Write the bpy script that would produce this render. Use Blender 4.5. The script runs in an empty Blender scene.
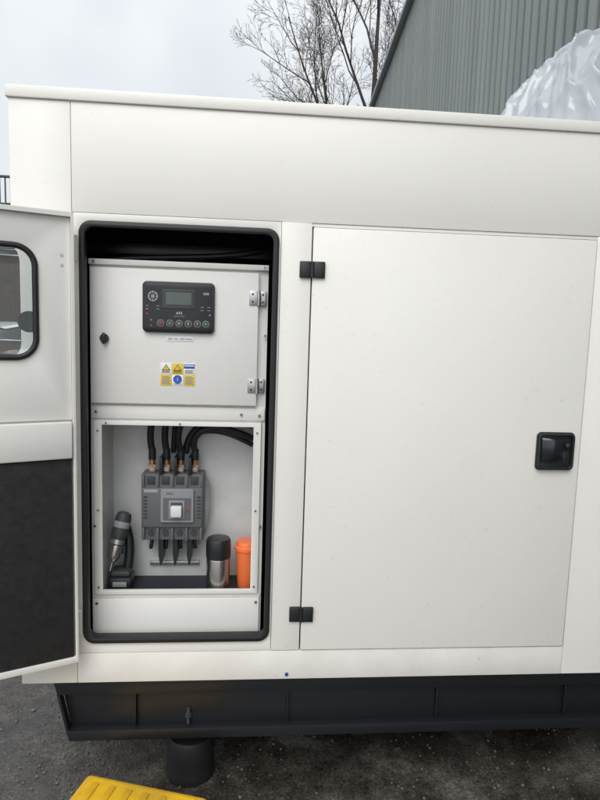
import bpy, bmesh, math, random
from mathutils import Vector, Matrix, noise
random.seed(7)
S=bpy.context.scene
COL=S.collection
# ------------------------------------------------------------------ materials
def mat(name, col, rough=.5, metal=0, bump=0, bscale=200, var=0, vscale=4, spec=.5, dirt=None, coat=0, trans=0, grime=0):
    m=bpy.data.materials.new(name); m.use_nodes=True
    nt=m.node_tree; N=nt.nodes; L=nt.links
    b=N['Principled BSDF']
    b.inputs['Base Color'].default_value=(*col,1); b.inputs['Roughness'].default_value=rough
    b.inputs['Metallic'].default_value=metal; b.inputs['Specular IOR Level'].default_value=spec
    b.inputs['Coat Weight'].default_value=coat
    b.inputs['Transmission Weight'].default_value=trans
    tc=N.new('ShaderNodeTexCoord')
    if var:
        n=N.new('ShaderNodeTexNoise'); n.inputs['Scale'].default_value=vscale; n.inputs['Detail'].default_value=3; n.inputs['Roughness'].default_value=.6
        L.new(tc.outputs['Object'],n.inputs['Vector'])
        r=N.new('ShaderNodeValToRGB'); r.color_ramp.elements[0].position=.3; r.color_ramp.elements[1].position=.72
        lo=dirt if dirt else tuple(c*(1-var) for c in col)
        r.color_ramp.elements[0].color=(*lo,1); r.color_ramp.elements[1].color=(*[min(1,c*(1+var*.4)) for c in col],1)
        L.new(n.outputs['Fac'],r.inputs['Fac']); out=r.outputs['Color']
        if grime:
            g=N.new('ShaderNodeTexNoise'); g.inputs['Scale'].default_value=55; g.inputs['Detail'].default_value=2; g.inputs['Roughness'].default_value=.75
            L.new(tc.outputs['Object'],g.inputs['Vector'])
            gr=N.new('ShaderNodeValToRGB'); gr.color_ramp.elements[0].position=.66; gr.color_ramp.elements[0].color=(0,0,0,1); gr.color_ramp.elements[1].position=.76; gr.color_ramp.elements[1].color=(grime,grime,grime,1)
            L.new(g.outputs['Fac'],gr.inputs['Fac'])
            mx=N.new('ShaderNodeMixRGB'); L.new(gr.outputs[0],mx.inputs[0]); L.new(out,mx.inputs[1]); mx.inputs[2].default_value=(.30,.25,.19,1)
            out=mx.outputs[0]
        L.new(out,b.inputs['Base Color'])
        mr=N.new('ShaderNodeMapRange'); mr.inputs['To Min'].default_value=min(1,rough*1.25); mr.inputs['To Max'].default_value=rough*.8
        L.new(n.outputs['Fac'],mr.inputs['Value']); L.new(mr.outputs['Result'],b.inputs['Roughness'])
    if bump:
        n2=N.new('ShaderNodeTexNoise'); n2.inputs['Scale'].default_value=bscale; n2.inputs['Detail'].default_value=1
        L.new(tc.outputs['Object'],n2.inputs['Vector'])
        bp=N.new('ShaderNodeBump'); bp.inputs['Strength'].default_value=bump; bp.inputs['Distance'].default_value=.001
        L.new(n2.outputs['Fac'],bp.inputs['Height']); L.new(bp.outputs['Normal'],b.inputs['Normal'])
    return m
M={}
M['cream']=mat('cream_powder_coat',(.84,.815,.765),.34,bump=.4,bscale=330,var=.03,vscale=2.2,grime=.16)
M['cream2']=mat('cream_panel_inner',(.79,.77,.735),.34,bump=.3,bscale=420,var=.04,vscale=3,grime=.1)
M['creamdirty']=mat('cream_rail',(.80,.77,.72),.40,bump=.4,bscale=330,var=.08,vscale=7,grime=.5)
M['rubber']=mat('black_rubber',(.012,.012,.014),.5)
M['black']=mat('black_plastic',(.014,.015,.017),.38,bump=.2,bscale=700)
M['gloss']=mat('black_gloss_plastic',(.010,.012,.016),.18)
M['liner']=mat('dark_liner',(.014,.017,.024),.6)
M['foam']=mat('acoustic_foam',(.020,.019,.020),.95,bump=1,bscale=260,var=.35,vscale=40)
M['chassis']=mat('black_chassis_paint',(.010,.011,.014),.38,bump=.25,bscale=120,grime=0)
M['galv']=mat('grey_back_panel',(.60,.60,.59),.42,metal=.15,bump=.1,bscale=90,var=.10,vscale=14)
M['zinc']=mat('zinc_steel',(.50,.50,.49),.34,metal=.9,var=.2,vscale=40)
M['steel']=mat('brushed_steel',(.50,.48,.46),.26,metal=1,var=.12,vscale=30)
M['copper']=mat('copper_lug',(.50,.27,.15),.35,metal=.8,var=.3,vscale=60)
M['grey']=mat('breaker_grey',(.125,.13,.138),.5,bump=.2,bscale=500)
M['greyd']=mat('breaker_dark_grey',(.045,.047,.052),.5)
M['greyl']=mat('breaker_light_grey',(.27,.28,.29),.45)
M['white']=mat('white_plastic',(.72,.73,.73),.4)
M['print']=mat('printed_marking_grey',(.36,.37,.38),.5)
M['lcd']=mat('lcd_screen',(.085,.105,.095),.15)
M['red']=mat('red_plastic',(.55,.03,.02),.4)
M['green']=mat('green_plastic',(.03,.32,.12),.4)
M['yellow_l']=mat('yellow_label',(.78,.56,.05),.5)
M['blue_l']=mat('blue_label',(.03,.10,.42),.5)
M['white_l']=mat('white_label',(.82,.82,.81),.5)
M['orange']=mat('orange_plastic',(.87,.19,.055),.42,bump=.1,bscale=200,var=.06,vscale=20)
M['yellow']=mat('yellow_plastic',(.84,.50,.015),.42,bump=.3,bscale=350,var=.1,vscale=9,dirt=(.6,.35,.03),grime=.4)
M['glass']=mat('window_glass',(.9,.95,.95),.02,trans=1)
M['carw']=mat('car_paint_white',(.75,.76,.78),.2,coat=.6)
M['carg']=mat('car_window_glass',(.01,.012,.015),.05)
M['bark']=mat('bark',(.060,.048,.040),.85)
M['trim']=mat('roof_trim',(.36,.39,.39),.5)

# ------------------------------------------------------------------ helpers
def empty(name):
    o=bpy.data.objects.new(name,None); COL.objects.link(o); o.empty_display_size=.1; return o
def finish(o,m,parent,smooth=40):
    if m is not None:
        o.data.materials.clear(); o.data.materials.append(m)
    if parent: o.parent=parent
    if smooth:
        for p in o.data.polygons: p.use_smooth=True
        o.data.set_sharp_from_angle(angle=math.radians(smooth))
    return o
def from_bm(name,bm,m,parent,smooth=40):
    bmesh.ops.recalc_face_normals(bm,faces=bm.faces)
    me=bpy.data.meshes.new(name); bm.to_mesh(me); bm.free()
    o=bpy.data.objects.new(name,me); COL.objects.link(o)
    return finish(o,m,parent,smooth)
def box(name,x0,x1,y0,y1,z0,z1,m,parent=None,bev=.0015,mtx=None,seg=2):
    bm=bmesh.new(); bmesh.ops.create_cube(bm,size=1)
    for v in bm.verts:
        v.co=Vector(((x0+x1)/2+v.co.x*(x1-x0),(y0+y1)/2+v.co.y*(y1-y0),(z0+z1)/2+v.co.z*(z1-z0)))
    if bev: bmesh.ops.bevel(bm,geom=bm.edges[:],offset=min(bev,abs(x1-x0)*.45,abs(y1-y0)*.45,abs(z1-z0)*.45),segments=seg,affect='EDGES',profile=.5)
    if mtx: bm.transform(mtx)
    return from_bm(name,bm,m,parent)
def cyl(name,c,r,h,axis,m,parent=None,n=32,r2=None,bev=0,mtx=None):
    bm=bmesh.new(); bmesh.ops.create_cone(bm,cap_ends=True,segments=n,radius1=r,radius2=r if r2 is None else r2,depth=h)
    if bev:
        es=[e for e in bm.edges if any(len(f.verts)>4 for f in e.link_faces)]
        bmesh.ops.bevel(bm,geom=es,offset=bev,segments=2,affect='EDGES')
    R={'z':Matrix(),'y':Matrix.Rotation(math.pi/2,4,'X'),'x':Matrix.Rotation(math.pi/2,4,'Y')}[axis]
    bm.transform(Matrix.Translation(c)@R)
    if mtx: bm.transform(mtx)
    return from_bm(name,bm,m,parent)
def lathe(name,c,prof,m,parent=None,n=40,mtx=None):
    bm=bmesh.new(); rings=[]
    for r,z in prof:
        rings.append([bm.verts.new((c[0]+r*math.cos(2*math.pi*i/n),c[1]+r*math.sin(2*math.pi*i/n),c[2]+z)) for i in range(n)])
    for a,b in zip(rings,rings[1:]):
        for i in range(n): bm.faces.new((a[i],a[(i+1)%n],b[(i+1)%n],b[i]))
    bm.faces.new(rings[0]); bm.faces.new(rings[-1])
    if mtx: bm.transform(mtx)
    return from_bm(name,bm,m,parent)
def rrect(x0,x1,z0,z1,r,n=8):
    pts=[]
    for cx,cz,a0 in ((x1-r,z1-r,0),(x0+r,z1-r,90),(x0+r,z0+r,180),(x1-r,z0+r,270)):
        for i in range(n+1):
            a=math.radians(a0+90*i/n); pts.append((cx+r*math.cos(a),cz+r*math.sin(a)))
    return pts
def curve_mesh(name,cu,m,parent,fn=None,smooth=40):
    t=bpy.data.objects.new('tmp',cu); COL.objects.link(t)
    dg=bpy.context.evaluated_depsgraph_get(); dg.update()
    me=bpy.data.meshes.new_from_object(t.evaluated_get(dg))
    bpy.data.objects.remove(t)
    if fn:
        for v in me.vertices: v.co=fn(v.co)
    bm=bmesh.new(); bm.from_mesh(me); bmesh.ops.remove_doubles(bm,verts=bm.verts,dist=1e-5)
    return from_bm(name,bm,m,parent,smooth)
def plate(name,loops,y0,y1,m,parent=None,bev=.001,mtx=None):
    cu=bpy.data.curves.new(name,'CURVE'); cu.dimensions='2D'; cu.fill_mode='BOTH'
    cu.extrude=max(1e-5,(y1-y0)/2-bev); cu.bevel_depth=bev; cu.bevel_resolution=1; cu.offset=-bev
    for pts in loops:
        s=cu.splines.new('POLY'); s.points.add(len(pts)-1); s.use_cyclic_u=True
        for p,q in zip(s.points,pts): p.co=(q[0],q[1],0,1)
    def fn(v):
        w=Vector((v.x,(y0+y1)/2-v.z,v.y)); return mtx@w if mtx else w
    return curve_mesh(name,cu,m,parent,fn)
def tube(name,pts,r,m,parent=None,cyc=False,res=4,smooth=True,mtx=None):
    cu=bpy.data.curves.new(name,'CURVE'); cu.dimensions='3D'; cu.bevel_depth=r; cu.bevel_resolution=res; cu.use_fill_caps=True
    if smooth and not cyc:
        s=cu.splines.new('NURBS'); s.points.add(len(pts)-1); s.order_u=min(4,len(pts)); s.use_endpoint_u=True; s.resolution_u=8
    else:
        s=cu.splines.new('POLY'); s.points.add(len(pts)-1); s.use_cyclic_u=cyc
    for p,q in zip(s.points,pts): p.co=(*q,1)
    fn=(lambda v: mtx@v) if mtx else None
    return curve_mesh(name,cu,m,parent,fn,60)
def R4(x0,x1,z0,z1): return [(x0,z0),(x1,z0),(x1,z1),(x0,z1)]
def screw(name,x,y,z,parent,r=.006,m=None):
    cyl(name,(x,y,z),r,.004,'y',m or M['zinc'],parent,n=20,bev=.001)
    cyl(name+'_socket',(x,y-.0022,z),r*.5,.002,'y',M['black'],parent,n=6)
def text(name,s,x,y,z,size,m,parent,mtx=None):
    cu=bpy.data.curves.new(name,'FONT'); cu.body=s; cu.size=size; cu.align_x='CENTER'; cu.align_y='CENTER'; cu.extrude=.0002; cu.resolution_u=3
    def fn(v):
        w=Vector((x+v.x,y-v.z,z+v.y)); return mtx@w if mtx else w
    return curve_mesh(name,cu,m,parent,fn,0)

# ================================================================== GENERATOR
G=empty('diesel_generator')
XR=1.62; YB=1.06; ZT=.617
box('roof_cap',-.653,XR+.006,-.007,YB+.007,.586,ZT,M['cream'],G,.003)
box('header_panel',-.4868,XR,0,.022,.2995,.5852,M['cream'],G,.0015)
box('corner_post',-.647,-.488,0,.022,-1.061,.5852,M['cream'],G,.0015)
box('seam_backing_header',-.640,XR-.01,.012,.0235,.29,.584,M['creamdirty'],G,0)
plate('door_frame_surround',[R4(-.4868,.0825,-.9675,.2985),rrect(-.466,.075,-.932,.276,.030)],0,.022,M['cream'],G,.0012)
box('centre_post',.0835,.169,-.0025,.022,-.9665,.2985,M['cream'],G,.0015)
box('bottom_rail',-.4868,1.0085,0,.022,-1.061,-.9690,M['creamdirty'],G,.0015)
box('side_panel_front',1.0095,XR,0,.022,-1.061,.2985,M['cream'],G,.0015)
box('service_door',.1728,1.0060,-.005,.018,-.9655,.2870,M['cream'],G,.003)
box('door_top_fill',.1695,1.009,.004,.0215,.2895,.2988,M['cream'],G,.001)
box('left_end_panel',-.647,-.630,.0236,YB,-1.061,.585,M['cream'],G,.002)
box('right_end_panel',XR-.017,XR,.0236,YB,-1.061,.585,M['cream'],G,.002)
box('rear_panel',-.629,XR-.018,YB-.02,YB,-1.061,.585,M['cream'],G,.002)
box('floor_pan',-.629,XR-.018,.0236,YB-.021,-1.0605,-1.045,M['liner'],G,0)
box('engine_bay_liner',.10,XR-.02,.0245,.04,-1.044,.584,M['liner'],G,0)
box('bay_back',-.628,.099,.46,.47,-1.044,.584,M['liner'],G,0)
box('bay_left',-.628,-.622,.0245,.459,-1.044,.584,M['liner'],G,0)
box('bay_right',.092,.099,.0245,.459,-1.044,.584,M['liner'],G,0)
box('bay_crossbar',-.60,.09,.20,.24,.215,.25,M['chassis'],G,.003)
tube('bay_loom',[(-.44,.16,.19),(-.30,.18,.215),(-.12,.15,.20),(.03,.19,.24)],.009,M['black'],G)
plate('door_seal',[rrect(-.4685,.0775,-.9345,.2785,.034),rrect(-.4515,.0605,-.9175,.2615,.022)],-.011,.0,M['rubber'],G,.0045)
plate('seal_lip',[rrect(-.4655,.0745,-.9315,.2755,.030),rrect(-.457,.066,-.923,.267,.024)],.0002,.034,M['rubber'],G,.001)
for i,(z0,z1) in enumerate(((.147,.193),(-.873,-.826))):
    box(f'hinge_leaf_post_{i}',.136,.168,-.012,-.003,z0,z1,M['black'],G,.003)
    box(f'hinge_leaf_door_{i}',.1755,.208,-.014,-.0055,z0,z1,M['black'],G,.003)
    cyl(f'hinge_knuckle_{i}',(.1718,-.011,(z0+z1)/2),.006,z1-z0-.002,'z',M['black'],G,n=20,bev=.001)
# handle
plate('latch_plate',[rrect(.866,.984,-.397,-.281,.014)],-.013,-.0055,M['black'],G,.002)
plate('latch_rim',[rrect(.869,.981,-.394,-.284,.013),rrect(.876,.974,-.387,-.291,.010)],-.0205,-.0125,M['black'],G,.002)
bm=bmesh.new()
rows=[]
nseg=10
for i in range(nseg+1):
    t=i/nseg; x=.880+t*.062; y=-.014-.012*math.sin(t*math.pi*.75)
    zt=-.298-.004*t; zb=-.372+.012*t
    rows.append([bm.verts.new((x,y,zb)),bm.verts.new((x,y-.004,zb+.006)),bm.verts.new((x,y-.004,zt-.006)),bm.verts.new((x,y,zt)),bm.verts.new((x,-.0125,zt)),bm.verts.new((x,-.0125,zb))])
for a,b in zip(rows,rows[1:]):
    for j in range(6): bm.faces.new((a[j],a[(j+1)%6],b[(j+1)%6],b[j]))
bm.faces.new(rows[0]); bm.faces.new(rows[-1])
from_bm('latch_paddle',bm,M['gloss'],G,50)
cyl('latch_key_barrel',(.957,-.017,-.318),.010,.010,'y',M['gloss'],G,bev=.001)
cyl('latch_key_core',(.957,-.0225,-.318),.006,.002,'y',M['greyd'],G,n=20)
box('latch_recess_ridge',.948,.966,-.016,-.0128,-.38,-.34,M['black'],G,.002)
# base frame
def prism(name,pts,y0,y1,m,parent,bev=.002):
    return plate(name,[pts],y0,y1,m,parent,bev)
BX=XR-.04
prism('base_web',[(-.545,-1.115),(-.522,-1.235),(BX-.02,-1.235),(BX,-1.115)],.05,.06,M['chassis'],G)
prism('base_top_flange',[(-.565,-1.064),(-.553,-1.112),(BX,-1.112),(BX+.01,-1.064)],.018,.06,M['chassis'],G,.003)
prism('base_bottom_flange',[(-.530,-1.228),(-.520,-1.262),(BX-.03,-1.262),(BX-.02,-1.228)],.018,.06,M['chassis'],G,.002)
prism('base_end_cap',[(-.555,-1.1125),(-.530,-1.2275),(-.522,-1.2275),(-.547,-1.1125)],.020,.0495,M['chassis'],G,.001)
box('base_rear_web',-.545,BX,YB-.1,YB-.06,-1.262,-1.064,M['chassis'],G,.003)
box('base_tank',-.50,BX-.04,.0605,YB-.101,-1.25,-1.0645,M['chassis'],G,.003)
for i,x in enumerate((-.33,.14,.62,1.05)):
    box(f'base_gusset_{i}',x,x+.006,.034,.0495,-1.2275,-1.1125,M['chassis'],G,.001)
for i,(x,y) in enumerate(((-.165,.125),(1.35,.125),(-.165,.92),(1.35,.92))):
    lathe(f'anti_vibration_foot_{i}',(x,y,-1.449),[(.079,0),(.081,.008),(.077,.02),(.075,.06),(.076,.118),(.070,.135),(.034,.140),(.032,.185)],M['rubber'],G)
cyl('foot_stud',(-.165,.043,-1.215),.0055,.075,'z',M['greyd'],G,n=12)
cyl('foot_nut',(-.165,.043,-1.200),.010,.012,'z',M['greyd'],G,n=6)
cyl('rail_screw',(.134,-.0015,-1.045),.0055,.004,'y',M['blue_l'],G,n=16)
cyl('rail_screw_hole',(.134,-.004,-1.045),.003,.002,'y',M['greyd'],G,n=16)

# -------- open door
ang=math.radians(180-156)
T=Matrix.Translation((-.474,-.040,0))@Matrix.Rotation(ang,4,'Z')
DW=.55
plate('open_door_skin',[R4(-DW,0,-.962,.288),rrect(-.418,-.100,-.088,.188,.045)],.000,.003,M['cream2'],G,.0008,mtx=T)
plate('open_door_return',[R4(-DW,0,-.962,.288),R4(-DW+.014,-.008,-.945,.276)],-.020,-.0005,M['cream2'],G,.001,mtx=T)
plate('open_door_inner_panel',[R4(-DW+.0145,-.0085,-.262,.2755),rrect(-.418,-.100,-.088,.188,.045)],-.007,-.001,M['cream2'],G,.0008,mtx=T)
tube('window_seal',[(x,-.008,z) for x,z in rrect(-.423,-.095,-.093,.193,.05)],.0078,M['rubber'],G,cyc=True,mtx=T)
plate('window_pane',[rrect(-.417,-.101,-.087,.187,.045)],-.0045,-.0025,M['glass'],G,.0002,mtx=T)
cyl('window_side_knob',(-.112,.016,.000),.028,.024,'y',M['black'],G,n=32,bev=.006,mtx=T)
box('open_door_shelf',-DW+.016,-.010,-.026,-.0075,-.368,-.266,M['cream2'],G,.006,T)
box('open_door_foam',-DW+.016,-.012,-.0175,-.001,-.9435,-.3695,M['foam'],G,.003,T)
for i,z in enumerate((.178,.152)): cyl(f'open_door_hole_{i}',(-.030,-.0078,z),.0040,.002,'y',M['galv'],G,n=16,mtx=T)
for i,z in enumerate((.20,-.86)):
    cyl(f'open_door_hinge_{i}',(-.474,-.022,z),.008,.07,'z',M['cream2'],G,n=20,bev=.001)

# ================================================================== CONTROL PANEL BOX
C=empty('control_cabinet')
Y=.07
plate('cabinet_frame',[R4(-.460,.052,-.975,.184),R4(-.428,.022,-.803,-.292)],Y,Y+.004,M['cream2'],C,.0008)
box('cabinet_box_upper',-.458,.050,Y+.0045,.26,-.276,.182,M['cream2'],C,.001)
box('box_side_left',-.432,-.4285,Y+.0045,.222,-.84,-.285,M['galv'],C,0)
box('box_side_right',.0225,.026,Y+.0045,.222,-.84,-.285,M['galv'],C,0)
box('box_back',-.4284,.0224,.2185,.222,-.84,-.285,M['galv'],C,0)
box('box_floor',-.4284,.0224,Y+.0045,.2184,-.84,-.822,M['liner'],C,0)
box('box_front_lower',-.458,.050,Y+.0045,Y+.02,-.97,-.842,M['cream2'],C,0)
box('frame_top_lip',-.460,.052,Y-.014,Y-.0005,.168,.184,M['cream2'],C,.002)
box('cabinet_door',-.455,.024,Y-.020,Y-.001,-.228,.160,M['cream2'],C,.0025)
box('mid_rail',-.457,.050,Y-.008,Y-.0005,-.274,-.236,M['cream2'],C,.0015)
plate('lower_frame',[R4(-.450,.040,-.814,-.280),R4(-.426,.018,-.801,-.293)],Y-.012,Y-.0005,M['cream2'],C,.001)
box('bottom_cover',-.457,.046,Y-.010,Y-.0005,-.962,-.828,M['cream2'],C,.0015)
box('gasket_gap',-.456,.048,Y-.006,Y-.0004,-.827,-.8155,M['creamdirty'],C,.001)
for i,(x,z) in enumerate(((-.443,-.254),(-.02,-.256),(.034,-.258),(-.445,-.842),(.036,-.842),(-.445,.176),(.040,.176),(-.448,-.60),(.044,-.60),(.046,-.02))):
    screw(f'cabinet_screw_{i}',x,Y-.010 if z<.17 else Y-.015,z,C,r=.0048)
for i,(x,z) in enumerate(((-.414,-.2865),(-.438,-.31),(.0285,-.31),(-.438,-.79),(.0285,-.79),(-.438,-.55),(.0285,-.55),(-.2,-.2865))):
    screw(f'frame_screw_{i}',x,Y-.0135,z,C,r=.0034)
for i,z in enumerate((.088,-.168)):
    box(f'cabinet_hinge_{i}_a',-.003,.0205,Y-.024,Y-.0205,z-.02,z+.02,M['zinc'],C,.001)
    box(f'cabinet_hinge_{i}_b',.0265,.047,Y-.010,Y-.0005,z-.02,z+.02,M['zinc'],C,.001)
    cyl(f'cabinet_hinge_{i}_pin',(.0245,Y-.024,z),.005,.044,'z',M['zinc'],C,n=16,bev=.001)
    for k,(dx,dz) in enumerate(((.007,.011),(.007,-.011),(.037,.011),(.037,-.011))):
        cyl(f'cabinet_hinge_{i}_rivet_{k}',(dx,Y-.0245 if dx<.02 else Y-.0105,z+dz),.0032,.002,'y',M['greyd'],C,n=12)
cyl('cabinet_lock',(-.414,Y-.025,-.040),.0125,.010,'y',M['black'],C,bev=.002)
box('cabinet_lock_wing',-.4185,-.4095,Y-.036,Y-.028,-.056,-.024,M['black'],C,.003)
# controller
YD=Y-.0202
K=empty('generator_controller')
plate('bezel',[rrect(-.306,-.102,-.019,.126,.014)],YD-.012,YD-.0002,M['gloss'],K,.003)
plate('fascia_inset',[rrect(-.299,-.109,-.012,.119,.010)],YD-.0135,YD-.0115,M['black'],K,.0005)
plate('screen_surround',[rrect(-.250,-.157,.050,.104,.003)],YD-.0150,YD-.0134,M['greyd'],K,.0004)
plate('lcd',[rrect(-.240,-.167,.060,.095,.002)],YD-.0158,YD-.0149,M['lcd'],K,.0002)
yk=YD-.0140
tube('logo_ring',[(-.276+.013*math.cos(a*math.pi/12),yk,.083+.013*math.sin(a*math.pi/12)) for a in range(24)],.0008,M['white'],K,cyc=True)
cyl('logo_hub',(-.276,yk,.083),.0055,.0012,'y',M['greyl'],K,n=20)
for i in range(8):
    a=i*math.pi/4; cyl(f'logo_dot_{i}',(-.276+.0095*math.cos(a),yk,.083+.0095*math.sin(a)),.0013,.0014,'y',M['white'],K,n=8)
text('logo_text','D5E',-.126,yk,.094,.009,M['white'],K)
text('brand_text','ATS',-.202,yk,.037,.010,M['white'],K)
text('brand_text_small','control module',-.202,yk,.0285,.005,M['print'],K)
for i,x in enumerate((-.280,-.254,-.228,-.202,-.176,-.150,-.126)):
    if i in(0,): continue
    cyl(f'button_rim_{i}',(x,yk-.0002,.008),.0098,.0012,'y',M['print'],K,n=28,bev=.0003)
    cyl(f'button_{i}',(x,yk-.0008,.008),.0086,.0016,'y',M['greyd'],K,n=28,bev=.0004)
    mm={1:'red',6:'green'}.get(i,'white')
    if i in (1,6): box(f'button_icon_{i}',x-.0035,x+.0035,yk-.0022,yk-.0016,.0045,.0115,M[mm],K,.0003)
    else: text(f'button_icon_{i}','ABCDEFG'[i],x,yk-.0019,.008,.009,M['white'],K)
for i,x in enumerate((-.292,-.115)):
    cyl(f'led_{i}',(x,yk,.034),.0026,.001,'y',M['red'] if i==0 else M['greyl'],K,n=12)
text('arrow_up','^',-.281,yk,.014,.014,M['print'],K); text('arrow_dn','v',-.281,yk,.001,.010,M['print'],K)
for z in (.056,.047):
    for x in (-.292,-.262,-.137,-.118): box(f'fascia_mark_{x}_{z}',x-.004,x+.004,yk-.0004,yk+.0002,z-.0007,z+.0007,M['print'],K,0)
plate('serial_label',[R4(-.240,-.163,-.043,-.030)],YD-.0012,YD-.0002,M['white_l'],C,.0001)
text('serial_text','GEN 100 - 400V 50Hz',-.2015,YD-.0014,-.0365,.0075,M['black'],C)
# stickers
W0=-.256; Z0=-.107; tw=.0325; th=.032
kinds=[['white_l','yellow_l','white_l'],['yellow_l','blue_l','yellow_l']]
for r in range(2):
    for c in range(3):
        x=W0+c*(tw+.0006); z=Z0-r*(th+.0012)
        k=kinds[r][c]
        base='white_l' if k!='yellow_l' else 'yellow_l'
        plate(f'sticker_{r}_{c}',[R4(x,x+tw,z-th,z)],YD-.0010,YD-.0002,M[base],C,.0001)
        cx,cz=x+tw/2,z-th*.42
        ya,yb=YD-.0016,YD-.0009
        if (r,c) in ((0,0),(0,1)):
            tri=[(cx-.012,cz-.008),(cx+.012,cz-.008),(cx,cz+.011)]
            plate(f'sticker_tri_{r}_{c}',[tri],ya,yb,M['black'],C,.0001)
            tri=[(cx-.0088,cz-.0062),(cx+.0088,cz-.0062),(cx,cz+.0078)]
            plate(f'sticker_tri_in_{r}_{c}',[tri],ya-.0005,yb-.0005,M['yellow_l'],C,.0001)
            text(f'sticker_bang_{r}_{c}','!',cx,ya-.0008,cz-.001,.011,M['black'],C)
        elif k=='blue_l':
            cyl(f'sticker_disc_{r}_{c}',(cx,(ya+yb)/2,cz),.0125,.0008,'y',M['blue_l'],C,n=32)
            text(f'sticker_i_{r}_{c}','i',cx,ya-.0005,cz,.016,M['white_l'],C)
        elif (r,c)==(0,2):
            plate(f'sticker_band_{r}_{c}',[R4(x+.001,x+tw-.001,z-th*.45,z-.002)],ya,yb,M['blue_l'],C,.0001)
            box(f'sticker_bandtop_{r}_{c}',x+.003,x+tw-.003,ya-.0006,ya-.0002,z-.008,z-.005,M['white_l'],C,0)
        for q in range(3 if k!='yellow_l' or r==0 else 6):
            zz=z-th+.004+q*.0035 if (r==0 or k=='blue_l') else z-th+.005+q*.0042
            if (k=='blue_l' and q>0) : continue
            box(f'sticker_line_{r}_{c}_{q}',x+.004,x+tw-.004-.003*(q%2),ya,YD-.0009,zz,zz+.0014,M['blue_l'] if r==1 else M['black'],C,0)

# ================================================================== BREAKER
B=empty('circuit_breaker')
y1=.2180; yf=.150
x0,x1,z0,z1=-.328,-.134,-.675,-.462
box('body',x0,x1,yf,y1,z0,z1,M['grey'],B,.003)
box('front_cover',x0+.004,x1-.004,yf-.012,yf-.0002,z0+.045,z1-.040,M['grey'],B,.003)
plate('operator_panel',[rrect(-.266,-.164,-.612,-.505,.004)],yf-.020,yf-.0125,M['greyl'],B,.002)
plate('operator_inner',[rrect(-.258,-.172,-.604,-.532,.003)],yf-.0215,yf-.0198,M['grey'],B,.0006)
box('toggle_slot',-.240,-.192,yf-.0232,yf-.0213,-.600,-.540,M['greyl'],B,.001)
box('toggle_gap',-.234,-.198,yf-.0236,yf-.0230,-.594,-.546,M['greyd'],B,.0002)
box('toggle_handle',-.233,-.199,yf-.040,yf-.0237,-.590,-.554,M['white'],B,.004)
text('rating_text','250 A',-.238,yf-.0204,-.519,.009,M['black'],B)
cyl('trip_button',(-.183,yf-.0225,-.571),.003,.003,'y',M['red'],B,n=16)
box('name_plate',-.318,-.276,yf-.0130,yf-.0119,-.518,-.508,M['print'],B,.0002)
for i in range(5):
    x=x0+.004+i*(x1-x0-.0145)/4
    box(f'top_rib_{i}',x,x+.0065,yf-.010,yf-.0002,z1-.038,z1-.001,M['grey'],B,.001)
    box(f'bottom_rib_{i}',x,x+.0065,yf-.010,yf-.0002,z0+.001,z0+.043,M['grey'],B,.001)
for s,xx in enumerate((x0+.008,x1-.020)):
    for q in range(7): box(f'grip_rib_{s}_{q}',xx,xx+.012,yf-.0135,yf-.0118,-.600+q*.011,-.595+q*.011,M['greyd'],B,.0003)
for i in range(4):
    xc=x0+.030+i*(x1-x0-.060)/3
    box(f'top_terminal_{i}',xc-.012,xc+.012,yf-.004,yf-.0002,z1-.032,z1-.006,M['greyd'],B,.001)
    cyl(f'bottom_terminal_{i}',(xc,yf-.002,z0+.024),.010,.004,'y',M['greyd'],B,n=20)
    box(f'copper_bar_{i}',xc-.010,xc+.010,.172,.178,z1-.01,z1+.030,M['copper'],B,.001)
    cyl(f'lug_bolt_{i}',(xc,.168,z1+.013),.0085,.008,'y',M['zinc'],B,n=6)
    cyl(f'lug_barrel_{i}',(xc,.172,z1+.036),.0095,.018,'z',M['copper'],B,n=16)
    cyl(f'heatshrink_{i}',(xc,.172,z1+.060),.0115,.034,'z',M['rubber'],B,n=16)
for i in range(3):
    xc=x0+.0622+i*(x1-x0-.060)/3-.0015
    box(f'phase_barrier_top_{i}',xc-.0045,xc+.0045,.140,.215,z1+.0003,z1+.055,M['black'],B,.0005)
    bm=bmesh.new()
    pr=[(-.0035,0),(.0035,0),(.0035,-.05),(.001,-.085),(-.001,-.085),(-.0035,-.05)]
    a=[bm.verts.new((xc+p[0]*2.2,.152,z0-.0003+p[1])) for p in pr]; b_=[bm.verts.new((xc+p[0]*2.2,.214,z0-.0003+p[1])) for p in pr]
    bm.faces.new(a); bm.faces.new(b_)
    for j in range(6): bm.faces.new((a[j],a[(j+1)%6],b_[(j+1)%6],b_[j]))
    from_bm(f'phase_barrier_bottom_{i}',bm,M['black'],B,30)
for i in range(4):
    xc=x0+.030+i*(x1-x0-.060)/3
    tube(f'lower_lead_{i}',[(xc,.18,z0+.005),(xc,.17,z0-.02),(xc+.003*(i-1.5),.175,z0-.035)],.006,M['rubber'],B)
xs=[x0+.030+i*(x1-x0-.060)/3 for i in range(4)]
zc=z1+.07
tube('cable_0',[(xs[0],.172,zc),(xs[0]-.010,.17,zc+.04),(xs[0]-.004,.15,zc+.09),(xs[0]+.016,.15,zc+.14)],.0105,M['rubber'],B)
tube('cable_1',[(xs[1],.172,zc),(xs[1]-.010,.165,zc+.04),(xs[1]-.004,.15,zc+.10),(xs[1]+.016,.15,zc+.14)],.0105,M['rubber'],B)
tube('cable_2',[(xs[2],.172,zc),(xs[2]-.014,.155,zc+.04),(xs[2]-.006,.14,zc+.08),(xs[2]+.02,.135,zc+.14)],.0105,M['rubber'],B)
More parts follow.
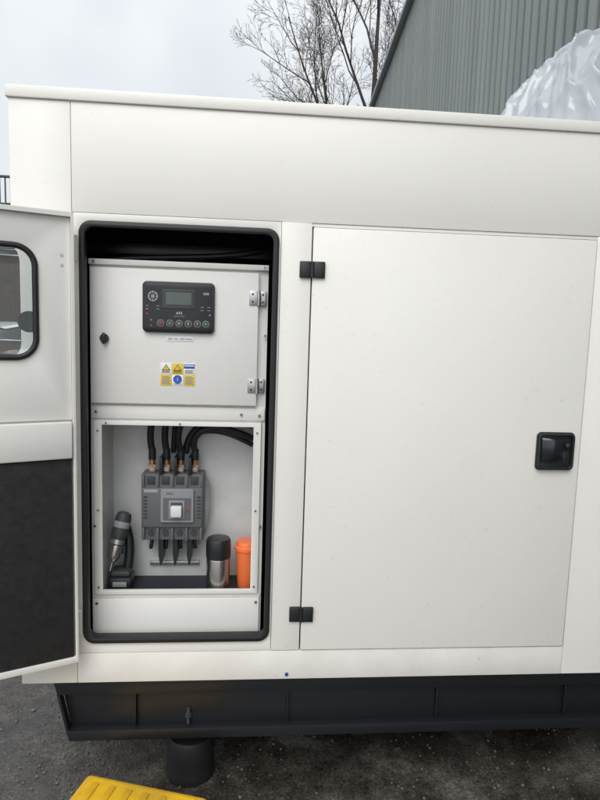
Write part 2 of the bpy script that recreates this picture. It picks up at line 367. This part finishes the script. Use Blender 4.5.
tube('cable_3',[(xs[3],.172,zc),(xs[3]-.010,.16,zc+.035),(xs[3]+.014,.145,zc+.075),(xs[3]+.07,.14,zc+.085),(xs[3]+.13,.15,zc+.070),(xs[3]+.18,.17,zc+.045)],.0105,M['rubber'],B)
tube('cable_4',[(xs[2]+.012,.195,zc-.01),(xs[2]+.02,.19,zc+.05),(xs[3]+.03,.18,zc+.10),(xs[3]+.09,.175,zc+.105),(xs[3]+.18,.18,zc+.085)],.0115,M['rubber'],B)
tube('cable_5',[(xs[3]-.02,.20,zc+.02),(xs[3]+.0,.195,zc+.06),(xs[3]+.06,.19,zc+.068),(xs[3]+.12,.17,zc+.055),(xs[3]+.18,.19,zc+.02)],.0075,M['rubber'],B)
tube('cable_6',[(xs[1]+.018,.20,zc-.01),(xs[1]+.018,.195,zc+.05),(xs[1]+.03,.19,zc+.13)],.008,M['rubber'],B)
tube('sense_lead',[(xs[3]+.018,.19,z1-.02),(xs[3]+.045,.18,z1+.0),(xs[3]+.05,.195,z1-.10),(xs[3]+.045,.19,z0+.02),(xs[3]+.01,.19,z0-.03)],.0022,M['greyl'],B)
box('din_rail',-.31,-.15,.207,.2180,-.782,-.768,M['zinc'],B,.001)

# ================================================================== FLASK, CUP, DRILL
F=empty('vacuum_flask')
fc=(-.084,.120,-.8215)
lathe('steel_body',fc,[(.034,0),(.037,.003),(.037,.098),(.036,.102)],M['steel'],F)
lathe('screw_lid',fc,[(.0365,.1025),(.0385,.104),(.0390,.130),(.0385,.156),(.035,.164),(.02,.166)],M['black'],F)
U=empty('orange_travel_cup')
uc=(.004,.135,-.8215)
lathe('cup_body',uc,[(.025,0),(.027,.003),(.0335,.118),(.034,.121)],M['orange'],U)
lathe('cup_lid',uc,[(.0345,.1215),(.0375,.123),(.0375,.133),(.033,.136),(.032,.147),(.030,.150),(.010,.151)],M['orange'],U)
Dn=empty('cordless_drill')
TD=Matrix.Translation((-.392,.130,-.650))@Matrix.Rotation(math.radians(12),4,'Y')@Matrix.Rotation(math.radians(-14),4,'X')@Matrix.Diagonal((.82,.82,1,1))
lathe('motor_housing',(0,0,.0),[(.012,.072),(.026,.066),(.030,.05),(.030,.0),(.026,-.014)][::-1],M['greyd'],Dn,mtx=TD)
lathe('housing_band',(0,0,.0),[(.0305,.022),(.0308,.023),(.0308,.040),(.0305,.041)],M['greyl'],Dn,mtx=TD)
lathe('gear_collar',(0,0,0),[(.022,-.032),(.0265,-.029),(.0275,-.0145)],M['zinc'],Dn,mtx=TD)
lathe('chuck',(0,0,0),[(.010,-.086),(.017,-.080),(.0235,-.064),(.0245,-.0325)],M['steel'],Dn,mtx=TD)
lathe('drill_bit',(0,0,0),[(.003,-.112),(.0035,-.0865)],M['zinc'],Dn,mtx=TD,n=10)
tube('grip',[(-.380,.165,-.635),(-.358,.160,-.69),(-.370,.150,-.765)],.0150,M['black'],Dn)
box('trigger',-.014,.008,-.010,.012,-.016,.014,M['greyd'],Dn,.006,Matrix.Translation((-.382,.142,-.700)))
Dq=Matrix.Translation((-.387,.13,-.795))
box('battery_pack',-.034,.036,-.028,.042,-.0265,.014,M['black'],Dn,.007,Dq)
box('battery_shoe',-.028,.030,-.020,.036,.0145,.032,M['greyd'],Dn,.005,Dq)
box('battery_label',-.02,.022,-.0292,-.0282,-.014,.002,M['greyl'],Dn,.0003,Dq)

# ================================================================== PLASTIC SHEET on roof
def plastic():
    bm=bmesh.new(); n=190
    cx,cy=1.44,.52; rx,ry=.54,.46
    g=[]
    def crease(v,w=.16):
        # narrow sharp fold line where the noise crosses zero
        return max(0,1-abs(v)/w)
    for j in range(n+1):
        row=[]
        for i in range(n+1):
            u=-1+2*i/n; v=-1+2*j/n
            x=u*math.sqrt(1-v*v/2); y=v*math.sqrt(1-u*u/2); r=math.sqrt(x*x+y*y)
            z=.46*(max(0,1-r**2.8))**.60
            p=Vector((x*1.6,y*1.6,z*2.2))
            wv=Vector((noise.noise(p*1.5),noise.noise(p*1.5+Vector((7,1,3))),noise.noise(p*1.5+Vector((2,8,5)))))*.55
            a=math.atan2(y,x)
            fold=Vector((math.cos(a)*3.4,math.sin(a)*3.4,r*.9))+wv
            d=noise.noise(p*1.0)*.045
            d+=crease(noise.noise(fold*1.15),.22)*.022*min(1,r*2)
            d+=crease(noise.noise(fold*2.3+Vector((4,4,4))),.22)*.012*min(1,r*2)
            d+=crease(noise.noise(p*2.6+wv*2),.16)*.013+crease(noise.noise(p*5.0+wv*3+Vector((1,5,2))),.18)*.007
            k=min(1,z*6)
            dirv=Vector((x,y,.9)).normalized()
            co=Vector((cx+x*rx,cy+y*ry,ZT+.004+z))+dirv*(d-.012)*k
            co.z=max(co.z,ZT+.003+.010*max(0,noise.noise(p*5)))
            row.append(bm.verts.new(co))
        g.append(row)
    for j in range(n):
        for i in range(n): bm.faces.new((g[j][i],g[j][i+1],g[j+1][i+1],g[j+1][i]))
    m=bpy.data.materials.new('crumpled_polythene'); m.use_nodes=True; nt=m.node_tree; b=nt.nodes['Principled BSDF']
    b.inputs['Base Color'].default_value=(.52,.55,.58,1); b.inputs['Roughness'].default_value=.14; b.inputs['Specular IOR Level'].default_value=.8
    tr=nt.nodes.new('ShaderNodeBsdfTranslucent'); tr.inputs['Color'].default_value=(.72,.76,.80,1)
    mx=nt.nodes.new('ShaderNodeMixShader'); mx.inputs[0].default_value=.3
    nt.links.new(b.outputs[0],mx.inputs[1]); nt.links.new(tr.outputs[0],mx.inputs[2]); nt.links.new(mx.outputs[0],nt.nodes['Material Output'].inputs[0])
    o=from_bm('plastic_sheet_cover',bm,m,None,0)
    for p in o.data.polygons: p.use_smooth=True
plastic()

# ================================================================== YELLOW CASE
YC=empty('yellow_tool_case')
TY=Matrix.Translation((-.448,-.042,-1.448))@Matrix.Rotation(math.radians(-17),4,'Z')
box('case_base',0,.38,-.28,0,0,.065,M['yellow'],YC,.014,TY,3)
box('case_lid',0,.38,-.28,0,.068,.132,M['yellow'],YC,.016,TY,3)
box('case_seam',.004,.376,-.276,-.004,.064,.069,M['black'],YC,0,TY)
plate_pts=rrect(.020,.36,-.26,-.02,.02)
bm=bmesh.new()
o1=[bm.verts.new((x,y,.1315)) for x,y in plate_pts]; o2=[bm.verts.new((x*.97+.0057,y*.97-.004,.1365)) for x,y in plate_pts]
for i in range(len(o1)): bm.faces.new((o1[i],o1[(i+1)%len(o1)],o2[(i+1)%len(o1)],o2[i]))
bm.faces.new(o2); bm.faces.new(o1[::-1]); bm.transform(TY); from_bm('lid_raised_panel',bm,M['yellow'],YC,30)
for i in range(6): box(f'lid_rib_{i}',.04+i*.052,.06+i*.052,-.23,-.04,.1360,.1405,M['yellow'],YC,.004,TY)
box('rear_hinge',.08,.28,.0005,.010,.055,.08,M['yellow'],YC,.004,TY)
box('carry_handle',.12,.24,-.315,-.295,.05,.075,M['black'],YC,.008,TY)
for i,x in enumerate((.12,.225)): box(f'handle_arm_{i}',x,x+.015,-.296,-.279,.052,.073,M['black'],YC,.003,TY)
for i,x in enumerate((.05,.28)): box(f'latch_{i}',x,x+.03,-.287,-.2805,.04,.095,M['black'],YC,.003,TY)

# ================================================================== GROUND
def ground():
    bm=bmesh.new()
    n=150; X0,X1,Y0,Y1=-4,5,-3,6
    g=[[None]*(n+1) for _ in range(n+1)]
    for j in range(n+1):
        for i in range(n+1):
            x=X0+(X1-X0)*i/n; y=Y0+(Y1-Y0)*j/n
            e=min(1,min(i,n-i,j,n-j)/8)
            z=-1.45+e*(noise.noise(Vector((x*1.3,y*1.3,0)))*.006+noise.noise(Vector((x*5,y*5,2)))*.0025)-.002
            g[j][i]=bm.verts.new((x,y,z))
    for j in range(n):
        for i in range(n): bm.faces.new((g[j][i],g[j][i+1],g[j+1][i+1],g[j+1][i]))
    Bg=600; zz=-1.452
    o_=[bm.verts.new(c) for c in ((-Bg,-Bg,zz),(Bg,-Bg,zz),(Bg,Bg,zz),(-Bg,Bg,zz))]
    b0=[g[0][i] for i in range(n+1)]; r0=[g[j][n] for j in range(n+1)]; t0=[g[n][n-i] for i in range(n+1)]; l0=[g[n-j][0] for j in range(n+1)]
    for side,a,b in ((b0,o_[0],o_[1]),(r0,o_[1],o_[2]),(t0,o_[2],o_[3]),(l0,o_[3],o_[0])):
        for k in range(n//2): bm.faces.new((a,side[k],side[k+1]))
        bm.faces.new((a,side[n//2],b))
        for k in range(n//2,n): bm.faces.new((b,side[k],side[k+1]))
    m=bpy.data.materials.new('wet_asphalt_ground'); m.use_nodes=True; nt=m.node_tree; N=nt.nodes; L=nt.links; b=N['Principled BSDF']
    tc=N.new('ShaderNodeTexCoord')
    def nz(s,d=8,r=.6,dist=0):
        q=N.new('ShaderNodeTexNoise'); q.inputs['Scale'].default_value=s; q.inputs['Detail'].default_value=d; q.inputs['Roughness'].default_value=r; q.inputs['Distortion'].default_value=dist
        L.new(tc.outputs['Object'],q.inputs['Vector']); return q
    def ramp(src,els):
        q=N.new('ShaderNodeValToRGB'); e=q.color_ramp.elements
        e[0].position,e[0].color=els[0][0],(*els[0][1],1); e[1].position,e[1].color=els[-1][0],(*els[-1][1],1)
        for p,c in els[1:-1]:
            k=e.new(p); k.color=(*c,1)
        L.new(src,q.inputs['Fac']); return q
    big=nz(2.6,4,.6,.8); med=nz(14,5,.7); fine=nz(110,3,.7)
    c1=ramp(big.outputs['Fac'],[(.38,(.036,.030,.025)),(.5,(.068,.060,.052)),(.64,(.130,.118,.102))])
    c2=ramp(med.outputs['Fac'],[(.3,(.45,.45,.45)),(.7,(1.25,1.25,1.25))])
    c3=ramp(fine.outputs['Fac'],[(.32,(.35,.35,.35)),(.55,(1,1,1)),(.75,(1.7,1.68,1.6))])
    vo=N.new('ShaderNodeTexVoronoi'); vo.inputs['Scale'].default_value=70; L.new(tc.outputs['Object'],vo.inputs['Vector'])
    sp=ramp(vo.outputs['Distance'],[(.10,(1,1,1)),(.22,(0,0,0))])
    selr=ramp(med.outputs['Fac'],[(.54,(0,0,0)),(.60,(1,1,1))])
    def mix(t,a,c,f=1.0):
        q=N.new('ShaderNodeMixRGB'); q.blend_type=t
        if isinstance(f,float): q.inputs[0].default_value=f
        else: L.new(f,q.inputs[0])
        L.new(a,q.inputs[1])
        if isinstance(c,tuple): q.inputs[2].default_value=(*c,1)
        else: L.new(c,q.inputs[2])
        return q.outputs[0]
    col=mix('MULTIPLY',mix('MULTIPLY',c1.outputs[0],c2.outputs[0]),c3.outputs[0])
    spk=mix('MULTIPLY',sp.outputs[0],selr.outputs[0])
    col=mix('MIX',col,(.20,.19,.17),spk)
    L.new(col,b.inputs['Base Color'])
    rr=ramp(big.outputs['Fac'],[(.47,(.05,)*3),(.53,(.22,)*3),(.64,(.55,)*3)]); L.new(rr.outputs[0],b.inputs['Roughness'])
    hsum=mix('ADD',mix('MULTIPLY',fine.outputs['Fac'],(.5,.5,.5)),mix('ADD',med.outputs['Fac'],spk,.6))
    wet=ramp(big.outputs['Fac'],[(.47,(.06,)*3),(.56,(.75,)*3)])
    bp=N.new('ShaderNodeBump'); bp.inputs['Distance'].default_value=.008
    L.new(wet.outputs[0],bp.inputs['Strength'])
    L.new(hsum,bp.inputs['Height']); L.new(bp.outputs['Normal'],b.inputs['Normal'])
    from_bm('ground',bm,m,None,0)
ground()
def gravel():
    bm=bmesh.new()
    for k in range(3000):
        x=random.uniform(-1.3,1.8); y=random.uniform(-.7,.5)
        if random.random()<.35: x=random.uniform(-1.2,-.45)
        if -.5<x<0 and -.5<y<.0: continue
        s=random.choice((.0018,.0025,.003,.0045))*random.uniform(.7,1.3)
        if random.random()<.02: s*=2.2
        r=bmesh.ops.create_icosphere(bm,subdivisions=1,radius=s)
        for v in r['verts']:
            v.co=Vector((v.co.x*random.uniform(.7,1.3)+x,v.co.y*random.uniform(.7,1.3)+y,v.co.z*.7-1.4505))
    m=mat('gravel_stone',(.15,.14,.125),.7,var=.6,vscale=6)
    from_bm('gravel',bm,m,None,0)
gravel()

# ================================================================== CORRUGATED BUILDING
IB=empty('corrugated_metal_building')
az=math.radians(3.9)
TB=Matrix.Translation((0,-1.72,0))@Matrix.Rotation(-az,4,'Z')
W=2.7; H=8.0; d0,d1=-4,22.6
wm=bpy.data.materials.new('corrugated_cladding'); wm.use_nodes=True
nt=wm.node_tree; b=nt.nodes['Principled BSDF']; b.inputs['Roughness'].default_value=.45; b.inputs['Metallic'].default_value=.1
tc=nt.nodes.new('ShaderNodeTexCoord'); mp=nt.nodes.new('ShaderNodeMapping'); mp.inputs['Scale'].default_value=(1,1.3,.12)
nn=nt.nodes.new('ShaderNodeTexNoise'); nn.inputs['Scale'].default_value=1.6; nn.inputs['Detail'].default_value=4
rp=nt.nodes.new('ShaderNodeValToRGB'); rp.color_ramp.elements[0].position=.3; rp.color_ramp.elements[1].position=.7
rp.color_ramp.elements[0].color=(.18,.205,.198,1); rp.color_ramp.elements[1].color=(.25,.28,.27,1)
nt.links.new(tc.outputs['Object'],mp.inputs['Vector']); nt.links.new(mp.outputs[0],nn.inputs['Vector']); nt.links.new(nn.outputs['Fac'],rp.inputs['Fac']); nt.links.new(rp.outputs[0],b.inputs['Base Color'])
def corr(name,d0,d1,fx,zb,zt,axis):
    bm=bmesh.new(); pitch=.24; prof=[(0,0),(.130,0),(.145,-.085),(.205,-.085),(.220,0)]
    pts=[]; d=d0
    while d<d1:
        for a,h in prof:
            if d+a<=d1: pts.append((d+a,h))
        d+=pitch
    pts.append((d1,0)); prev=None
    for p,h in pts:
        if axis=='y': a=(fx-h,p)
        else: a=(p,fx-h if name.endswith('near') else fx+h)
        c=[bm.verts.new((a[0],a[1],zb)),bm.verts.new((a[0],a[1],zt))]
        if prev: bm.faces.new((prev[0],c[0],c[1],prev[1]))
        prev=c
    bm.transform(TB)
    return from_bm(name,bm,wm,IB,0)
corr('side_wall',d0,d1,W,-1.1,H,'y')
corr('end_wall_far',W+.1,W+14,d1,-1.1,H,'x')
corr('end_wall_near',W+.1,W+14,d0,-1.1,H,'x')
box('plinth',W-.02,W+14,d0,d1,-1.46,-1.1,mat('concrete_plinth',(.3,.29,.27),.9,var=.2),IB,.01,TB)
box('roof',W+.01,W+14,d0+.01,d1-.01,H-.0,H+.10,M['trim'],IB,0,TB)
box('eaves_gutter',W-.16,W-.005,d0-.1,d1+.05,H-.08,H+.07,M['trim'],IB,.03,TB)
box('corner_flashing',W-.03,W-.005,d1-.18,d1+.05,-1.1,H-.085,M['trim'],IB,.003,TB)

# ================================================================== TREE
def tree():
    rnd=random.Random(41)
    bm=bmesh.new()
    def frame(d):
        a=Vector((0,0,1)) if abs(d.z)<.9 else Vector((1,0,0))
        u=d.cross(a).normalized(); return u,d.cross(u).normalized()
    def branch(p,d,length,r,lvl):
        ns=(8,7,6,5,4,3)[lvl]; sides=(8,6,5,4,3,3)[lvl]
        prev=None; pts=[(p.copy(),d.copy(),r)]
        for i in range(ns+1):
            t=i/ns; rr=r*(1-.78*t)
            u,v=frame(d)
            ring=[bm.verts.new(p+u*rr*math.cos(2*math.pi*k/sides)+v*rr*math.sin(2*math.pi*k/sides)) for k in range(sides)]
            if prev:
                for k in range(sides): bm.faces.new((prev[k],prev[(k+1)%sides],ring[(k+1)%sides],ring[k]))
            prev=ring
            if i<ns:
                w=(.04,.08,.12,.17,.22,.28)[lvl]
                d=(d+Vector((rnd.gauss(0,w),rnd.gauss(0,w),rnd.gauss(0,w*.6)+(.06 if lvl else .02)))).normalized()
                p=p+d*length/ns
                pts.append((p.copy(),d.copy(),r*(1-.78*(i+1)/ns)))
        if lvl<5:
            nb=(11,9,8,6,4)[lvl]
            for k in range(nb):
                t=(.22 if lvl==0 else .2)+.80*(k+rnd.random()*.7)/nb
                f=min(t,.99)*ns; i=int(f); q,dd,r2=pts[i]; q2=pts[min(i+1,ns)][0]; pos=q.lerp(q2,f-i)
                u,v=frame(dd)
                a=(k*2.4+rnd.uniform(-.4,.4)) if lvl==0 else rnd.uniform(0,2*math.pi)
                sp=math.radians(rnd.uniform(26,46) if lvl<1 else rnd.uniform(24,48))
                nd=(dd*math.cos(sp)+(u*math.cos(a)+v*math.sin(a))*math.sin(sp)).normalized()
                ln=length*(.56,.52,.50,.5,.5)[lvl]*(1.1-.5*t)*rnd.uniform(.8,1.15)
                branch(pos,nd,ln,max(r2*.55,.008),lvl+1)
    az=math.radians(4.96+5.1); dist=27
    base=Vector((math.sin(az)*dist,math.cos(az)*dist-1.72,-1.46))
    branch(base,Vector((.02,0,1)),15.5,.24,0)
    from_bm('bare_tree',bm,M['bark'],None,0)
tree()

# ================================================================== WALL, RAILING, CAR at left
bw=bpy.data.materials.new('old_brick'); bw.use_nodes=True; nt=bw.node_tree; b=nt.nodes['Principled BSDF']; b.inputs['Roughness'].default_value=.9
tc=nt.nodes.new('ShaderNodeTexCoord'); mp=nt.nodes.new('ShaderNodeMapping'); mp.inputs['Rotation'].default_value=(math.pi/2,0,0)
br=nt.nodes.new('ShaderNodeTexBrick'); br.inputs['Scale'].default_value=4.5; br.inputs['Color1'].default_value=(.065,.042,.034,1); br.inputs['Color2'].default_value=(.040,.030,.027,1); br.inputs['Mortar'].default_value=(.07,.064,.058,1); br.inputs['Mortar Size'].default_value=.012
nt.links.new(tc.outputs['Object'],mp.inputs['Vector']); nt.links.new(mp.outputs[0],br.inputs['Vector']); nt.links.new(br.outputs['Color'],b.inputs['Base Color'])
BWl=empty('brick_wall')
box('wall_body',-16,-1.2,10,10.3,-1.46,1.95,bw,BWl,0)
box('wall_coping',-16.03,-1.17,9.96,10.34,1.95,2.05,mat('stone_coping',(.27,.25,.22),.9,var=.3),BWl,.01)
RL=empty('steel_railing')
for i in range(148):
    x=-15.95+i*.1; box(f'bar_{i}',x-.010,x+.010,10.14,10.165,2.051,2.62,M['greyd'],RL,0)
box('top_rail',-16,-1.2,10.12,10.18,2.62,2.66,M['greyd'],RL,.004)
box('low_rail',-16,-1.2,10.125,10.175,2.14,2.17,M['greyd'],RL,.004)

CR=empty('parked_car')
TC=Matrix.Translation((-4.35,7.2,-1.45))
def carpart(name,prof,m,wtop,wbot,zsplit=None):
    bm=bmesh.new(); secs=[]
    zs=[p[1] for p in prof]; zmin,zmax=min(zs),max(zs)
    for s in (-1,-.93,.93,1):
        k=.965 if abs(s)==1 else 1
        row=[]
        cx=sum(p[0] for p in prof)/len(prof); cz=(zmin+zmax)/2
        for x,z in prof:
            t=(z-zmin)/(zmax-zmin); w=wbot+(wtop-wbot)*t
            row.append(bm.verts.new((cx+(x-cx)*k,s*w,cz+(z-cz)*k)))
        secs.append(row)
    n=len(prof)
    for a,b_ in zip(secs,secs[1:]):
        for i in range(n): bm.faces.new((a[i],a[(i+1)%n],b_[(i+1)%n],b_[i]))
    bm.faces.new(secs[0]); bm.faces.new(secs[-1])
    bm.transform(TC)
    return from_bm(name,bm,m,CR,35)
def arch(cx,r,n=10): return [(cx+r*math.cos(math.pi*i/n),.30+r*math.sin(math.pi*i/n)) for i in range(n+1)]
prof=[(-2.08,.30),(-2.12,.55),(-2.08,.86),(-1.9,.95),(-1.2,.97),(.85,.95),(1.5,.88),(1.95,.76),(2.10,.60),(2.12,.38),(2.05,.25)]
prof+=arch(1.30,.36)+arch(-1.30,.36)
carpart('body_shell',prof,M['carw'],.84,.88)
carpart('glasshouse',[(-1.95,.94),(-1.55,1.36),(-1.2,1.44),(-.1,1.46),(.25,1.40),(1.0,.94)],M['carg'],.62,.80)
carpart('roof_panel',[(-1.56,1.375),(-1.2,1.46),(-.1,1.485),(.27,1.415),(.2,1.40),(-.1,1.455),(-1.2,1.435)],M['carw'],.66,.66)
for i,x in enumerate((-1.30,1.30)):
    for j,s in enumerate((-1,1)):
        cyl(f'tyre_{i}_{j}',(x,s*.77,.31),.315,.20,'y',M['rubber'],CR,bev=.03,mtx=TC)
        cyl(f'wheel_{i}_{j}',(x,s*.872,.31),.20,.012,'y',M['zinc'],CR,n=24,bev=.004,mtx=TC)
for s in (-1,1):
    box(f'b_pillar_{s}',-.42,-.34,s*.72-.10,s*.72+.10,.95,1.40,M['black'],CR,.01,TC)
    box(f'headlight_{s}',1.90,2.10,s*.66-.12,s*.66+.12,.60,.74,M['glass'],CR,.03,TC)
    box(f'wing_mirror_{s}',.62,.74,s*.93-.09,s*.93+.09,.96,1.07,M['carw'],CR,.03,TC)

# ================================================================== lift everything so that ground = 0
ZO=1.45
for o in bpy.data.objects:
    if o.parent is None: o.location.z+=ZO
# camera
yw,pt,rl=[math.radians(a) for a in (4.961,6.64,1.783)]
r0=Vector((math.cos(yw),-math.sin(yw),0)); f=Vector((math.sin(yw)*math.cos(pt),math.cos(yw)*math.cos(pt),-math.sin(pt))); u0=r0.cross(f)
r=math.cos(rl)*r0+math.sin(rl)*u0; u=-math.sin(rl)*r0+math.cos(rl)*u0
cam=bpy.data.cameras.new('camera'); co=bpy.data.objects.new('camera',cam); COL.objects.link(co)
cam.sensor_fit='VERTICAL'; cam.sensor_height=36; cam.lens=27; cam.clip_end=3000; cam.clip_start=.02
mm=Matrix((r,u,-f)).transposed().to_4x4(); mm.translation=Vector((0,-1.72,ZO)); co.matrix_world=mm
S.camera=co
# sun
sl=bpy.data.lights.new('sun','SUN'); sl.energy=1.4; sl.angle=math.radians(35); sl.color=(1,.97,.925)
so=bpy.data.objects.new('sun',sl); COL.objects.link(so)
el,azs=math.radians(48),math.radians(200)
sd=Vector((math.sin(azs)*math.cos(el),math.cos(azs)*math.cos(el),math.sin(el)))
so.rotation_euler=sd.to_track_quat('Z','Y').to_euler()
# world
w=bpy.data.worlds.new('World'); S.world=w; w.use_nodes=True; nt=w.node_tree; N=nt.nodes; L=nt.links
bg=N['Background']; bg.inputs['Strength'].default_value=.1
sky=N.new('ShaderNodeTexSky'); sky.sky_type='NISHITA'; sky.sun_disc=False; sky.sun_elevation=el; sky.sun_rotation=azs
tc=N.new('ShaderNodeTexCoord'); sp=N.new('ShaderNodeSeparateXYZ'); L.new(tc.outputs['Generated'],sp.inputs[0])
n1=N.new('ShaderNodeTexNoise'); n1.inputs['Scale'].default_value=3.0; n1.inputs['Detail'].default_value=3; n1.inputs['Roughness'].default_value=.5; n1.inputs['Distortion'].default_value=.3
L.new(tc.outputs['Generated'],n1.inputs['Vector'])
cr=N.new('ShaderNodeValToRGB'); cr.color_ramp.elements[0].position=.34; cr.color_ramp.elements[1].position=.64
cr.color_ramp.elements[0].color=(.67,.705,.74,1); cr.color_ramp.elements[1].color=(.84,.87,.885,1)
L.new(n1.outputs['Fac'],cr.inputs['Fac'])
ge=N.new('ShaderNodeMapRange'); ge.inputs['From Min'].default_value=.1; ge.inputs['From Max'].default_value=1; ge.inputs['To Min'].default_value=.97; ge.inputs['To Max'].default_value=1.7
L.new(sp.outputs['Z'],ge.inputs['Value'])
gy=N.new('ShaderNodeMapRange'); gy.inputs['From Min'].default_value=.3; gy.inputs['From Max'].default_value=-1; gy.inputs['To Min'].default_value=1; gy.inputs['To Max'].default_value=1.9
L.new(sp.outputs['Y'],gy.inputs['Value'])
m1=N.new('ShaderNodeMath'); m1.operation='MULTIPLY'; L.new(ge.outputs[0],m1.inputs[0]); L.new(gy.outputs[0],m1.inputs[1])
m2=N.new('ShaderNodeMath'); m2.operation='MULTIPLY'; L.new(m1.outputs[0],m2.inputs[0]); m2.inputs[1].default_value=10
vm=N.new('ShaderNodeVectorMath'); vm.operation='SCALE'; L.new(cr.outputs[0],vm.inputs[0]); L.new(m2.outputs[0],vm.inputs['Scale'])
mx=N.new('ShaderNodeMixRGB'); mx.inputs[0].default_value=.88; L.new(sky.outputs[0],mx.inputs[1]); L.new(vm.outputs[0],mx.inputs[2]); L.new(mx.outputs[0],bg.inputs['Color'])
S.view_settings.view_transform='Standard'; S.view_settings.look='None'; S.view_settings.exposure=0
